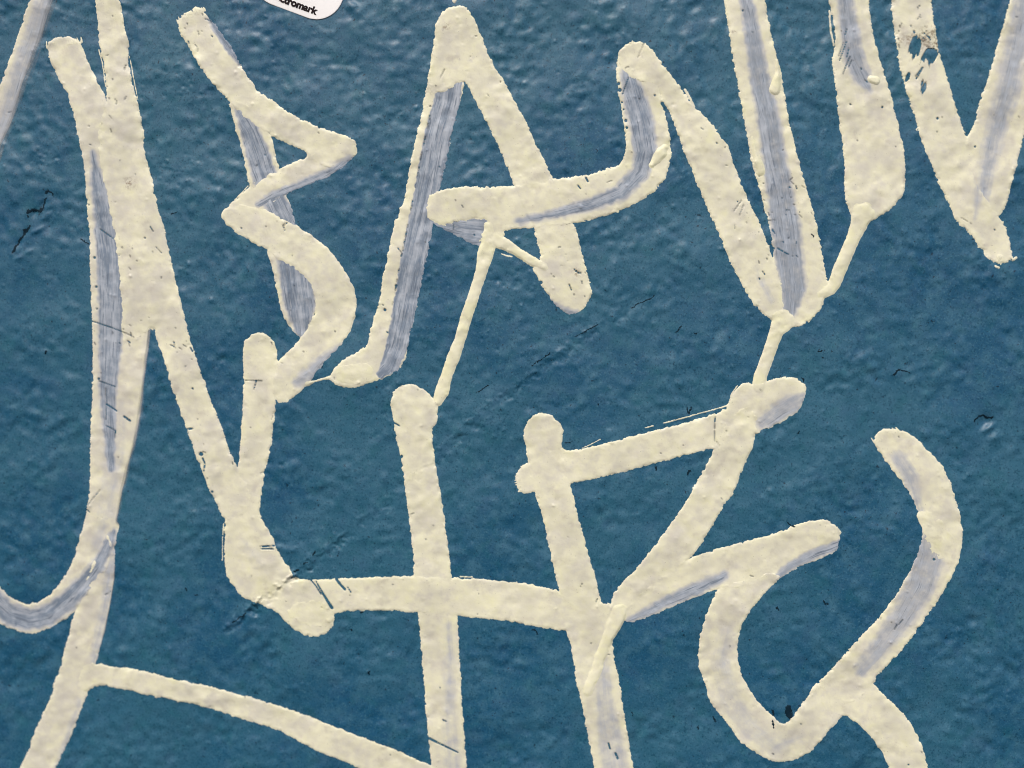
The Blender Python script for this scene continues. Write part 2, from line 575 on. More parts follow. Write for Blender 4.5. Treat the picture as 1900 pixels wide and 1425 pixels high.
for x, y, r in ((374, 842, 3.6), (1148, 155, 2.6), (1150, 167, 3.4), (1154, 190, 1.8), (1161, 224, 2.8), (1163, 237, 2.4), (1157, 203, 1.6),
                (1229, 192, 3.2), (1232.5, 198, 2.6), (1215, 177, 1.9), (714, 575, 2.4), (1004, 524, 2.6), (745, 847, 2.6), (287, 358, 2.4),
                (394, 912, 2.0), (358, 721, 1.8), (176, 478, 2.2), (179, 532, 2.0), (180, 573, 1.6), (183, 703, 2.0), (227, 459, 1.6),
                (1069, 503, 1.8), (1073, 506, 1.8), (1077, 507, 1.6), (1066, 500, 1.4), (1378, 340, 4.6), (1733, 1038, 2.2), (735, 530, 2.0),
                (880, 436, 1.6), (1378, 20, 1.6), (1637, 199, 1.8), (1739, 220, 2.2), (1810, 272, 1.8), (798, 197, 1.5)):
    cut(((x, y), (x + 0.1, y + 0.1)), 2 * r)
# flakes lost from the big chipped spot at the upper right
CHIPS = [[(1685, 100), (1688, 82), (1693, 72), (1699, 68), (1706, 71), (1710, 80), (1708, 92), (1704, 104), (1701, 107), (1700, 98),
          (1697, 106), (1692, 112), (1693, 102), (1688, 98)],
         [(1709, 104), (1713, 96), (1719, 92), (1727, 90), (1735, 92), (1744, 97), (1740, 106), (1734, 114), (1727, 117), (1723, 126),
          (1722, 113), (1717, 108), (1714, 117), (1709, 112), (1705, 120)],
         [(1679, 153), (1681, 140), (1684, 134), (1689, 137), (1687, 146), (1682, 152)],
         [(1704, 176), (1708, 160), (1711, 147), (1713, 152), (1712, 160), (1718, 157), (1717, 165), (1709, 178), (1708, 172)]]
# dashes along the rim of the dragged band on the letter A and on the leftmost letter
for k in range(26):
    t = k / 25.0 + rng.uniform(-0.01, 0.01)
    x = np.interp(t, [0, 0.3, 0.6, 1], [800, 780, 757, 729])
    y = np.interp(t, [0, 0.3, 0.6, 1], [200, 300, 416, 561])
    if rng.random() < 0.7:
        cut(((x, y), (x - rng.uniform(0.5, 2), y + rng.uniform(4, 9))), rng.uniform(1.6, 2.4))
for k in range(420):                                   # scattered pin-pricks and hair scratches
    x, y = rng.uniform(0, 1900), rng.uniform(0, 1425)
    a = rng.normal(math.radians(60), 0.7)
    L = rng.exponential(2.4)
    cut(((x, y), (x + L * math.cos(a), y + L * math.sin(a))), rng.uniform(1.2, 2.1))
for cx, cy, n in ((1390, 390, 12), (1445, 450, 12), (1470, 400, 8), (250, 450, 8), (245, 620, 10), (355, 800, 10), (340, 660, 10),
                  (380, 60, 10), (360, 30, 8), (205, 185, 10), (1470, 350, 8), (1430, 370, 8), (1075, 505, 10), (1720, 65, 26), (1690, 70, 14)):
    for k in range(n):
        x, y = rng.normal(cx, 22), rng.normal(cy, 22)
        a = rng.normal(math.radians(55), 0.5)
        L = rng.exponential(3.2)
        cut(((x, y), (x + L * math.cos(a), y + L * math.sin(a))), rng.uniform(1.2, 2.2))

COMB_T = np.arange(1400, 1800, 1.9)
COMB_V = rng.normal(0, 1.0, len(COMB_T))
CUT_FIELD = np.full((NY, NX), 50.0, dtype=np.float32)
for c in CUTS:
    px = [p[0] for p in c]
    py = [p[1] for p in c]
    i0, i1, j0, j1 = window(min(px) - 9, max(px) + 9, min(py) - 9, max(py) + 9)
    if i1 <= i0 or j1 <= j0:
        continue
    d, _, _ = path_field(c, XX[j0:j1, i0:i1], YY[j0:j1, i0:i1])
    CUT_FIELD[j0:j1, i0:i1] = np.minimum(CUT_FIELD[j0:j1, i0:i1], d)
for c in CHIPS:
    a = np.array(c, float)
    i0, i1, j0, j1 = window(a[:, 0].min() - 9, a[:, 0].max() + 9, a[:, 1].min() - 9, a[:, 1].max() + 9)
    cl = XX[j0:j1, i0:i1] * 0.91 + YY[j0:j1, i0:i1] * 0.42          # across the scraping direction
    comb = np.interp(cl, COMB_T, COMB_V)
    d = -poly_sdf(a, XX[j0:j1, i0:i1], YY[j0:j1, i0:i1] - 2.2 * comb) + 0.9 * np.maximum(comb - 0.3, 0)
    CUT_FIELD[j0:j1, i0:i1] = np.minimum(CUT_FIELD[j0:j1, i0:i1], d)

STAINS = [(1722, 70, 22), (1735, 82, 14), (1690, 74, 12), (1070, 505, 7), (1672, 74, 8), (240, 340, 10), (828, 49, 7), (1362, 60, 4)]
STAIN_FIELD = np.zeros((NY, NX), dtype=np.float32)
for x, y, r in STAINS:
    STAIN_FIELD = np.maximum(STAIN_FIELD, np.exp(-((XX - x) ** 2 + (YY - y) ** 2) / (r * r)).astype(np.float32))


def letter(label, x, y, group="cream graffiti letters on the blue wall", name="graffiti_letter", cat="graffiti letter"):
    e = bpy.data.objects.new(name, None)
    COL.objects.link(e)
    wx, wz = to_wall(x, y)
    e.location = (float(wx), 0.0, float(wz))
    e.empty_display_size = 0.01
    e["label"] = label
    e["category"] = cat
    if group:
        e["group"] = group
    bpy.context.view_layer.update()
    return e


def paint(owner, outline, name="brush_stroke", rough=1.0, mid=1.0, thick=0.85, step=0.08, soft=2.4, dry=(), fade=None,
          cuts=True, smooth=1, tone=0.0, label=None, haze=0.0, cover=1.0):
    """lay one stroke of paint on whatever is already there"""
    if isinstance(outline, tuple):                     # a run of paint given by a path of (x, y, halfwidth)
        px = [p[0] for p in outline]
        py = [p[1] for p in outline]
        m = max(p[2] for p in outline) + 8
        poly = None
    else:
        poly = chaikin(outline, smooth)
        px, py, m = poly[:, 0], poly[:, 1], 8
    i0, i1, j0, j1 = window(min(px) - m, max(px) + m, min(py) - m, max(py) + m)
    X, Y = XX[j0:j1, i0:i1], YY[j0:j1, i0:i1]
    if poly is None:
        f = -path_field(list(outline), X, Y)[0]
    else:
        f = poly_sdf(poly, X, Y)
    f = f + 0.56 * rough * EDGE_FINE[j0:j1, i0:i1] + 0.7 * mid * EDGE_MID[j0:j1, i0:i1]
    whole = f
    if cuts:
        f = np.minimum(f, CUT_FIELD[j0:j1, i0:i1])
    dr = np.full(X.shape, 0.0)
    sx = np.zeros(X.shape)
    sy = np.zeros(X.shape)
    for z in dry:
        path, amt, sf = z
        d, lat, alo = path_field(path, X, Y)
        grow = 0.25 if sf <= 4 else 0.5
        sf = sf * (1.0 if sf <= 4 else 2.1)
        v = amt * sstep(0.0, 1.0, (-d + grow * sf + 0.8 * EDGE_MID[j0:j1, i0:i1]) / sf)
        mk = v > dr
        dr = np.where(mk, v, dr)
        near = (d < 14) & (mk | (dr == 0))
        sx = np.where(near, lat + path[0][0] * 3.1, sx)
        sy = np.where(near, alo, sy)
    # the nib leaves the middle of a pass thinner than its rims
    mist = np.clip(0.32 + 0.34 * MIST[j0:j1, i0:i1], 0, 1.0) * sstep(2, 18, whole) * float(np.clip(1.0 - 0.4 * tone, 0.25, 1.4))
    if name != "brush_stroke":
        mist = mist * 0.0
    dr = np.maximum(dr, haze)
    cv = np.full(X.shape, cover)
    if fade is not None:
        for path, w in fade:
            d, lat, alo = path_field([(a, b, 0.0) for a, b in path], X, Y)
            cv = np.minimum(cv, np.clip(d / w, 0, 1))
            sx = np.where(d < 2 * w, lat + 900, sx)
            sy = np.where(d < 2 * w, alo, sy)
    if fade is not None:
        dr = np.maximum(dr, 0.62 * sstep(0.9, 0.3, cv))
    lev = LEVEL[j0:j1, i0:i1]
    fp = np.maximum(whole, 0)
    prof = 1 - np.exp(-(fp / soft) ** 1.3)
    rim = np.exp(-((fp - 3.6) / 2.2) ** 2)
    body = thick * (prof * (1 + 0.10 * PUFF[j0:j1, i0:i1]) + 0.12 * rim * prof) * (1 - 0.62 * np.clip(dr, 0, 1)) * (0.12 + 0.88 * cv)
    new = np.maximum(lev, body) + (0.035 + step * prof)
    inside = f > 0
    cell = inside[:-1, :-1] | inside[1:, :-1] | inside[1:, 1:] | inside[:-1, 1:]
    if not cell.any():
        return None
    use = np.zeros(X.shape, bool)
    use[:-1, :-1] |= cell
    use[1:, :-1] |= cell
    use[1:, 1:] |= cell
    use[:-1, 1:] |= cell
    gy, gx = np.gradient(f, G)
    g2 = gx * gx + gy * gy + 0.15
    mx = np.where(inside, 0, np.clip(-f * gx / g2, -1.6 * G, 1.6 * G))
    my = np.where(inside, 0, np.clip(-f * gy / g2, -1.6 * G, 1.6 * G))
    VX, VY = X + mx, Y + my
    w_ = sstep(0.0, 9.0, fp)
    H = np.where(inside, np.maximum(FILLED[j0:j1, i0:i1] * w_ + peel[j0:j1, i0:i1] * (1 - w_) + new, peel[j0:j1, i0:i1] + 0.35 * new), sample(peel, VX, VY) + sample(LEVEL, VX, VY) - 0.10)
    num = -np.ones(X.shape, dtype=np.int64)
    num[use] = np.arange(use.sum())
    q = np.stack([num[:-1, :-1], num[1:, :-1], num[1:, 1:], num[:-1, 1:]], -1)[cell]
    me = quad_mesh(name, place(VX[use], VY[use], H[use]), q)
    n = int(use.sum())
    if len(me.vertices) == n:
        attr(me, "dry", dr[use])
        attr(me, "cover", cv[use])
        attr(me, "tone", (0.7 * TONE[j0:j1, i0:i1] + tone)[use])
        attr(me, "speck", (sstep(1.3, -0.2, CUT_FIELD[j0:j1, i0:i1]) if cuts else np.zeros(X.shape))[use])
        attr(me, "mist", mist[use])
        attr(me, "stain", STAIN_FIELD[j0:j1, i0:i1][use])
        st = np.zeros((n, 3))
        st[:, 0] = sx[use] * 0.012
        st[:, 1] = sy[use] * 0.0006
        attr(me, "streak", st, 'FLOAT_VECTOR')
    LEVEL[j0:j1, i0:i1] = np.where(inside, new, lev)
    o = link(name, me, M_PAINT, owner)
    if label:
        o["label"] = label
    return o


# --- faded stroke in the upper left corner
L1 = letter("faded grey-white stroke slanting across the top left corner of the wall", 40, 150)
paint(L1, [(88, -70), (70, -25), (58, 0), (47, 24), (25, 89), (0, 158), (-40, 280), (-75, 400), (-50, 430), (-25, 400), (2, 330), (18, 268), (36, 222),
           (68, 130), (92, 62), (112, 0), (128, -50), (140, -75)],
      rough=0.5, thick=0.55, tone=-0.6, cover=0.84, dry=(([(105, -40, 22), (84, 20, 22), (58, 90, 22), (28, 170, 20), (0, 260, 20), (-30, 350, 20)], 0.66, 12),),
      fade=(([(140, -75), (112, 0), (92, 62), (68, 130), (36, 222), (18, 268), (2, 330), (-25, 400)], 30),))

# --- the tall letter on the left
L2 = letter("tall N-shaped letter with a hooked left stem, largest letter at the wall's left side", 240, 1000)
# the foot under it
paint(L2, [(190, 985), (170, 1050), (150, 1105), (136, 1141), (126, 1182), (116, 1218), (112, 1239), (99, 1268), (96, 1292), (84, 1313), (67, 1353),
           (50, 1397), (37, 1425), (5, 1490), (-10, 1530), (60, 1530), (75, 1485), (103, 1425), (123, 1384), (139, 1347), (155, 1305), (165, 1275), (172, 1250), (180, 1229),
           (185, 1208), (194, 1174), (204, 1129), (211, 1089), (215, 1055), (214, 1020), (205, 995)],
      tone=-0.5, rough=0.6, dry=(([(220, 985, 10), (208, 1050, 12), (196, 1120, 10), (184, 1180, 9), (174, 1225, 8)], 0.55, 10),
                                  ([(148, 1300, 5), (128, 1360, 6), (105, 1420, 6)], 0.5, 8)),
      fade=(([(217, 1040), (214, 1075), (212, 1089), (205, 1129), (195, 1174), (181, 1229)], 5),))
# stem that comes down and hooks away to the left
paint(L2, [(86, 82), (91, 110), (105, 142), (126, 174), (138, 216), (150, 274), (158, 326), (162, 403), (167, 455), (168, 534), (171, 613), (171, 725),
           (168, 779), (167, 858), (166, 910), (163, 937), (155, 968), (146, 1003), (137, 1037), (117, 1075), (92, 1105), (63, 1120), (39, 1118),
           (18, 1105), (0, 1089), (-40, 1050), (-75, 1010), (-95, 1060), (-40, 1135), (0, 1158), (29, 1170), (58, 1176), (79, 1171), (105, 1158),
           (136, 1141), (170, 1090), (196, 1060), (212, 1022), (219, 990), (227, 947), (234, 910), (243, 871), (255, 826), (264, 779), (270, 739), (275, 692),
           (280, 653), (284, 600), (270, 480), (240, 330), (215, 220), (199, 187), (184, 155), (158, 105), (153, 82), (142, 72), (124, 67), (101, 70)],
      tone=-0.7, rough=0.8,
      dry=(([(172, 280, 3), (181, 340, 13), (193, 400, 20), (204, 480, 24), (207, 560, 25), (205, 620, 23), (203, 680, 19), (200, 740, 15), (203, 800, 12), (206, 870, 7)], 1.0, 7),
           ([(213, 985, 6), (202, 1010, 11), (186, 1042, 13), (160, 1078, 16), (128, 1112, 18), (90, 1142, 19), (55, 1150, 20), (20, 1140, 20), (-10, 1114, 20),
             (-50, 1070, 20)], 1.0, 9),
           ([(205, 760, 26), (212, 830, 24), (205, 900, 20), (196, 960, 18), (180, 1020, 16)], 0.34, 14)),
      fade=(([(285, 590), (280, 653), (275, 692), (270, 739), (264, 779), (255, 826), (243, 871), (234, 910), (228, 945), (224, 965)], 14),))
# upright stroke with a rounded head
paint(L2, [(441, 868), (445, 832), (447, 805), (450, 753), (451, 700), (450, 650), (453, 634), (463, 622), (477, 617), (491, 617), (504, 628), (512, 642),
           (515, 674), (516, 700), (512, 747), (509, 779), (504, 818), (499, 847), (489, 884), (486, 916), (482, 950), (485, 962), (496, 979), (509, 1000),
           (514, 1018), (525, 1037), (539, 1055), (546, 1068), (520, 1095), (495, 1122), (482, 1118), (463, 1116), (447, 1105), (432, 1089), (421, 1071),
           (416, 1050), (416, 1016), (418, 989), (416, 966), (420, 920), (432, 890)],
      rough=0.6, tone=0.3, dry=(([(455, 1000, 14), (480, 1040, 18)], 0.25, 16),))
# long diagonal from the top edge
paint(L2, [(165, -110), (172, -40), (176, 0), (181, 47), (182, 79), (191, 110), (195, 147), (200, 184), (190, 215), (182, 260), (190, 330), (205, 400), (217, 470), (224, 540),
           (227, 570), (224, 640), (260, 625), (284, 606), (292, 637), (308, 671), (316, 705), (322, 726), (334, 761), (345, 795), (358, 829), (368, 855), (379, 882),
           (392, 916), (403, 937), (416, 966), (450, 960), (470, 930), (455, 890), (440, 866), (426, 837), (413, 795), (395, 753), (379, 710), (368, 674), (353, 632),
           (342, 582), (326, 521), (313, 463), (303, 418), (292, 379), (284, 339), (276, 313), (266, 274), (267, 247), (261, 221), (257, 189), (247, 158),
           (237, 110), (239, 92), (239, 74), (230, 47), (224, 0), (218, -40), (210, -110)],
      tone=-0.2, rough=0.8, step=0.16)

# --- letter B
L3 = letter("angular B-shaped letter with a grey streaked stem, between the tall left letter and the A", 540, 640)
paint(L3, [(424, 186), (432, 224), (442, 261), (453, 297), (459, 334), (475, 390), (490, 440), (496, 466), (503, 487), (514, 539), (522, 576), (533, 603),
           (554, 627), (566, 620), (584, 585), (592, 560), (585, 500), (560, 440), (549, 418), (543, 389), (532, 363), (517, 313), (505, 253), (480, 210), (450, 185)],
      rough=0.7, thick=0.9, dry=(([(442, 205, 5), (464, 245, 17), (480, 290, 22), (494, 335, 22), (512, 375, 22), (536, 425, 24), (548, 500, 30), (556, 560, 30), (560, 610, 16)], 1.0, 7),))
paint(L3, [(566, 292), (546, 300), (518, 314), (496, 324), (475, 339), (458, 350), (442, 366), (418, 387), (411, 394), (411, 404), (430, 415), (470, 398),
           (500, 378), (530, 362), (554, 350), (601, 332), (633, 313), (650, 298), (660, 288), (640, 262), (600, 270)],
      rough=0.7, dry=(([(652, 296, 9), (617, 320, 11), (577, 338, 11), (540, 352, 10), (510, 364, 9), (482, 380, 6)], 0.95, 7),))
paint(L3, [(328, 45), (339, 71), (353, 92), (374, 129), (400, 161), (424, 187), (450, 215), (475, 232), (504, 253), (533, 266), (562, 279), (571, 285), (566, 293),
           (580, 305), (620, 310), (643, 300), (659, 289), (663, 279), (662, 268), (657, 258), (633, 250), (593, 237), (543, 213), (501, 184), (482, 171),
           (463, 147), (447, 122), (433, 92), (404, 50), (384, 29), (376, 20), (371, 12), (364, 11), (355, 20), (345, 22), (333, 37)],
      rough=1.1, step=0.14, dry=(([(389, 36, 5), (412, 65, 9), (430, 95, 8), (444, 118, 4)], 1.0, 5), ([(650, 296, 8), (620, 308, 5)], 0.7, 8)))
paint(L3, [(411, 396), (416, 390), (440, 378), (475, 385), (496, 389), (528, 408), (549, 418), (580, 437), (612, 463), (633, 492), (651, 521), (659, 542),
           (662, 568), (658, 592), (647, 621), (633, 640), (609, 664), (591, 686), (580, 702), (572, 713), (551, 732), (538, 743), (530, 746), (512, 747), (505, 720),
           (514, 676), (522, 663), (536, 650), (557, 629), (572, 605), (583, 584), (586, 558), (580, 534), (567, 516), (549, 497), (522, 486), (496, 463),
           (474, 453), (447, 437), (421, 418), (411, 404)],
      rough=0.45, step=0.16, dry=(([(636, 640, 4), (602, 668, 13), (574, 694, 15), (552, 708, 9)], 0.72, 12),))

# --- letter A
L4 = letter("A-shaped letter with a streaked left leg and a crossbar that hooks upward", 840, 700)
paint(L4, [(812, 34), (807, 53), (804, 87), (797, 121), (791, 163), (782, 208), (771, 258), (759, 313), (749, 375), (741, 389), (730, 418), (721, 468),
           (709, 521), (701, 568), (686, 613), (683, 637), (675, 647), (646, 661), (628, 676), (614, 692), (611, 704), (622, 713), (643, 720), (664, 719),
           (675, 714), (701, 706), (728, 695), (749, 674), (754, 655), (761, 621), (767, 595), (778, 545), (788, 497), (797, 455), (803, 421), (812, 370),
           (828, 303), (843, 226), (858, 179), (862, 150), (845, 90)],
      rough=0.75, tone=0.4, dry=(([(834, 150, 24), (830, 190, 26), (813, 250, 26), (803, 310, 27), (792, 370, 27), (781, 420, 26), (771, 470, 25), (758, 530, 24),
                                  (747, 590, 22), (737, 640, 21), (724, 676, 18), (708, 694, 9)], 1.0, 4),))
paint(L4, [(798, 408), (804, 416), (849, 439), (886, 459), (900, 450), (912, 405), (860, 398)], rough=0.4, thick=0.8,
      dry=(([(800, 412, 30), (850, 425, 34), (900, 430, 40)], 0.95, 4),), name="dry_stroke")
paint(L4, [(825, 18), (812, 34), (807, 53), (804, 87), (799, 121), (797, 150), (796, 178), (808, 174), (822, 170), (834, 166), (842, 158), (852, 155), (859, 150),
           (867, 158), (880, 184), (904, 229), (928, 279), (946, 324), (962, 370), (985, 415), (991, 424), (997, 450), (1006, 479), (984, 492), (1000, 521),
           (1013, 542), (1024, 558), (1037, 571), (1050, 582), (1066, 584), (1084, 571), (1094, 558), (1099, 542), (1093, 518), (1087, 495), (1076, 453),
           (1067, 418), (1050, 380), (1026, 332), (1018, 316), (1009, 295), (992, 263), (976, 224), (954, 187), (936, 150), (909, 111), (896, 71), (878, 29),
           (862, 11), (851, 9), (840, 13)],
      rough=0.95, tone=0.3, step=0.22, dry=(([(1018, 566, 12), (1040, 578, 12), (1066, 584, 9)], 0.8, 8),))
paint(L4, [(792, 371), (799, 361), (814, 354), (830, 350), (857, 346), (896, 347), (949, 345), (985, 340), (1026, 332), (1061, 328), (1097, 324), (1118, 316), (1145, 307),
           (1158, 295), (1161, 263), (1158, 237), (1154, 205), (1146, 168), (1142, 142), (1145, 116), (1147, 95), (1161, 82), (1174, 76), (1195, 79), (1208, 89),
           (1225, 130), (1229, 192), (1237, 221), (1243, 250), (1246, 284), (1242, 311), (1232, 337), (1216, 354), (1187, 374), (1150, 392), (1113, 403),
           (1067, 415), (1020, 420), (991, 423), (966, 424), (950, 425), (934, 429), (938, 437), (930, 460), (900, 462), (889, 453), (896, 426), (908, 408), (880, 407),
           (843, 412), (822, 420), (800, 410), (792, 395)],
      rough=0.9, tone=0.5, step=0.16,
      dry=(([(1166, 140, 14), (1180, 190, 22), (1190, 230, 23), (1198, 280, 20), (1188, 320, 15), (1152, 358, 15), (1092, 381, 12), (1025, 399, 8), (960, 411, 5)], 1.0, 9),))
paint(L4, ((905, 420, 9), (908, 446, 15), (900, 474, 15), (893, 505, 11), (880, 545, 10.5), (866, 587, 11), (853, 632, 10.5), (841, 664, 12), (829, 695, 10.5), (820, 726, 13.5), (812, 745, 9)),
      name="paint_drip", rough=0.15, mid=0.4, thick=2.0, soft=4.5, step=0.12, tone=1.2, cuts=False)
paint(L4, ((920, 445, 14), (940, 455, 11), (958, 466, 8.5), (975, 477, 9), (992, 488, 9), (1010, 496, 8)), name="paint_drip",
      rough=0.5, mid=0.4, thick=1.8, soft=3.5, step=0.05, tone=1.0, cuts=False)
paint(L4, ((571, 712, 4.5), (585, 707, 1.9), (600, 703, 2.0), (614, 700, 4)), name="paint_drip", rough=0.2, mid=0.2, thick=1.3, soft=2.4, step=0.02, tone=0.8, cuts=False)
paint(L4, ((640, 694, 16), (660, 694, 19), (676, 690, 17)), name="paint_drop", rough=0.1, mid=0.5, thick=1.5, soft=8, step=0.25, tone=1.0, cuts=False)
paint(L4, ((1210, 306, 6.5), (1217, 296, 9), (1228, 283, 11), (1234, 274, 8)), name="paint_drop", rough=0.1, mid=0.2, thick=1.6, soft=3.4, step=1.8, tone=1.2, cuts=False)

# --- U / V letter
L5 = letter("narrow U-shaped letter with a wide grey middle streak, right of the A", 1440, 640)
paint(L5, [(1343, -30), (1343, 0), (1349, 37), (1355, 82), (1367, 147), (1376, 200), (1389, 271), (1397, 311), (1405, 335), (1412, 360), (1420, 390), (1429, 424), (1437, 486),
           (1400, 540), (1429, 596), (1450, 612), (1466, 609), (1489, 604), (1505, 595), (1521, 576), (1529, 561), (1534, 548), (1545, 530), (1534, 519),
           (1530, 492), (1522, 450), (1513, 403), (1503, 370), (1489, 324), (1476, 276), (1463, 216), (1455, 168), (1450, 137), (1439, 97), (1429, 53),
           (1420, 0), (1415, -30), (1405, -110), (1335, -110)],
      rough=1.0, tone=0.5,
      dry=(([(1378, -100, 12), (1385, 0, 13), (1393, 50, 15), (1410, 145, 19), (1426, 225, 21), (1438, 300, 23), (1450, 370, 25), (1458, 430, 30), (1472, 530, 25), (1467, 572, 16)], 0.82, 8),
           ([(1402, 498, 5), (1415, 530, 8), (1438, 562, 9), (1460, 572, 8)], 0.55, 9)))
paint(L5, [(1174, 78), (1195, 79), (1208, 89), (1218, 103), (1229, 118), (1247, 142), (1261, 158), (1287, 197), (1297, 205), (1318, 226), (1339, 255), (1353, 274),
           (1361, 303), (1374, 334), (1382, 353), (1392, 379), (1408, 408), (1418, 437), (1429, 463), (1437, 486), (1450, 530), (1455, 585), (1429, 595),
           (1400, 568), (1382, 539), (1363, 503), (1345, 463), (1332, 429), (1318, 400), (1308, 374), (1292, 339), (1282, 311), (1268, 279), (1258, 250), (1247, 218),
           (1235, 196), (1229, 192), (1224, 172), (1215, 158), (1195, 152), (1170, 146), (1160, 132), (1150, 125), (1149, 96), (1161, 83)],
      rough=1.0, tone=0.3, step=0.2, dry=(([(1404, 498, 4), (1416, 530, 6), (1430, 556, 6)], 0.5, 8),))
paint(L5, ((1452, 596, 22), (1441, 615, 13.5), (1432, 640, 12), (1421, 672, 12), (1411, 697, 12.5), (1408, 718, 13)), name="paint_drip", rough=0.12, mid=0.3,
      thick=1.9, soft=4.5, step=0.05, tone=1.2, cuts=False)
paint(L5, ((1441, 112, 3), (1443, 135, 5), (1440, 155, 9.5), (1438, 166, 11)), name="paint_drop", rough=0.1, mid=0.2, thick=1.8, soft=3.6, step=2.0, tone=1.3, cuts=False)
paint(L5, ((1396, 255, 3), (1402, 285, 6), (1409, 308, 9), (1411, 318, 9)), name="paint_drop", rough=0.15, mid=0.2, thick=1.6, soft=3.4, step=1.7, tone=1.3, cuts=False)

# --- J stroke with its run of paint
L6 = letter("club-shaped downstroke that narrows to a drip reaching the U-shaped letter", 1590, 420)
paint(L6, [(1530, -110), (1537, 0), (1545, 40), (1551, 80), (1543, 115), (1547, 145), (1552, 180), (1555, 213), (1563, 260), (1567, 310), (1567, 350), (1568, 374), (1575, 389),
           (1580, 403), (1580, 412), (1595, 420), (1613, 411), (1637, 400), (1653, 387), (1674, 366), (1680, 350), (1680, 329), (1678, 284), (1671, 250), (1663, 216), (1655, 179),
           (1642, 142), (1632, 105), (1621, 68), (1616, 39), (1611, 0), (1600, -110)],
      rough=0.9, tone=0.0, dry=(([(1558, -100, 15), (1567, 0, 16), (1574, 53, 18), (1583, 105, 20), (1600, 145, 16), (1612, 165, 8)], 0.8, 10),))
paint(L6, ((1600, 396, 22), (1594, 416, 16), (1584, 440, 13), (1571, 470, 12.5), (1558, 500, 13), (1549, 525, 12), (1540, 536, 12), (1526, 545, 10)), name="paint_drip",
      rough=0.15, mid=0.4, thick=1.9, soft=4.5, step=0.05, tone=1.1, cuts=False)
paint(L6, ((1616, 147, 7), (1626, 149, 8)), name="paint_drop", rough=0.1, mid=0.2, thick=1.5, soft=2.2, step=1.5, tone=1.0, cuts=False)

# --- V in the upper right corner
L7 = letter("V-shaped letter with chipped paint in the upper right corner", 1810, 450)
paint(L7, [(1880, -110), (1879, -40), (1874, 0), (1868, 18), (1858, 58), (1845, 105), (1832, 147), (1818, 189), (1809, 229), (1795, 256), (1770, 300), (1765, 384), (1790, 425),
           (1830, 425), (1855, 403), (1868, 379), (1871, 368), (1879, 329), (1889, 297), (1897, 263), (1910, 215), (1925, 150), (1940, 80), (1955, 0), (1966, -60), (1975, -110)],
      rough=0.9, tone=0.1, dry=(([(1922, -100, 24), (1905, 0, 24), (1888, 90, 22), (1870, 165, 22), (1846, 250, 19), (1830, 316, 15), (1822, 368, 11), (1806, 410, 7)], 0.7, 14),))
paint(L7, [(1645, -110), (1650, -30), (1653, 0), (1657, 39), (1663, 87), (1671, 132), (1682, 171), (1695, 211), (1705, 250), (1721, 292), (1739, 332), (1747, 352), (1763, 384),
           (1771, 405), (1779, 416), (1795, 429), (1808, 445), (1813, 458), (1826, 466), (1832, 479), (1845, 487), (1858, 491), (1871, 487), (1878, 476),
           (1874, 453), (1871, 432), (1863, 413), (1855, 403), (1835, 380), (1805, 330), (1798, 285), (1795, 256), (1776, 208), (1766, 174), (1755, 137), (1742, 97), (1739, 76),
           (1732, 39), (1729, 0), (1726, -40), (1720, -110)],
      rough=1.25, tone=0.1, step=0.08, dry=(([(1815, 330, 10), (1812, 380, 8), (1808, 405, 4)], 0.45, 10),))

# --- sloping bar in the lower left
L10 = letter("long bar sloping from the foot of the tall left letter to the bottom edge", 420, 1330)
paint(L10, [(150, 1235), (179, 1230), (211, 1237), (258, 1242), (303, 1253), (353, 1266), (395, 1274), (447, 1289), (475, 1297), (528, 1313), (580, 1332), (633, 1353), (680, 1371),
            (738, 1392), (764, 1405), (799, 1418), (830, 1432), (840, 1470), (780, 1490), (720, 1455), (664, 1425), (633, 1411), (593, 1395), (554, 1376), (514, 1355),
            (475, 1342), (447, 1333), (408, 1321), (368, 1309), (316, 1297), (263, 1287), (218, 1276), (190, 1272), (172, 1276), (155, 1290), (140, 1270)],
      rough=0.6, tone=0.1)

# --- cross-shaped letter
L8 = letter("cross-shaped letter like a plus sign, with a round-headed post, below the A's long drip", 820, 1180)
paint(L8, [(728, 732), (736, 721), (749, 713), (764, 712), (783, 720), (796, 730), (803, 740), (812, 748), (814, 760), (812, 784), (801, 797), (803, 826), (808, 863), (817, 911),
           (824, 958), (830, 1000), (834, 1034), (838, 1072), (845, 1110), (849, 1142), (851, 1195), (854, 1247), (857, 1300), (861, 1353), (864, 1400), (866, 1425), (872, 1530),
           (806, 1530), (801, 1425), (796, 1379), (792, 1339), (789, 1300), (784, 1247), (780, 1182), (775, 1137), (768, 1068), (767, 1029), (762, 989), (757, 950),
           (751, 905), (747, 863), (739, 832), (733, 795), (728, 774), (724, 753)],
      rough=0.65, tone=0.3, dry=(([(832, 1160, 9), (836, 1230, 14), (834, 1300, 13), (836, 1360, 14), (842, 1425, 18), (845, 1500, 18)], 0.42, 14),))
paint(L8, [(546, 1068), (559, 1076), (622, 1074), (686, 1071), (738, 1069), (768, 1068), (838, 1072), (896, 1075), (936, 1079), (975, 1083), (1016, 1091), (1036, 1095), (1065, 1110),
           (1075, 1150), (1050, 1172), (1029, 1168), (989, 1162), (950, 1154), (922, 1150), (849, 1142), (775, 1136), (712, 1133), (659, 1133), (617, 1137),
           (621, 1147), (618, 1161), (607, 1176), (588, 1182), (567, 1179), (546, 1168), (528, 1153), (514, 1134), (491, 1126), (478, 1117), (510, 1095)],
      rough=0.7, tone=0.5, step=0.14)
paint(L8, ((548, 1132, 14), (568, 1136, 22), (590, 1140, 24), (606, 1144, 14)), name="paint_drop", rough=0.4, mid=2.0, thick=1.2, soft=7, step=0.22, tone=1.0, cuts=True)

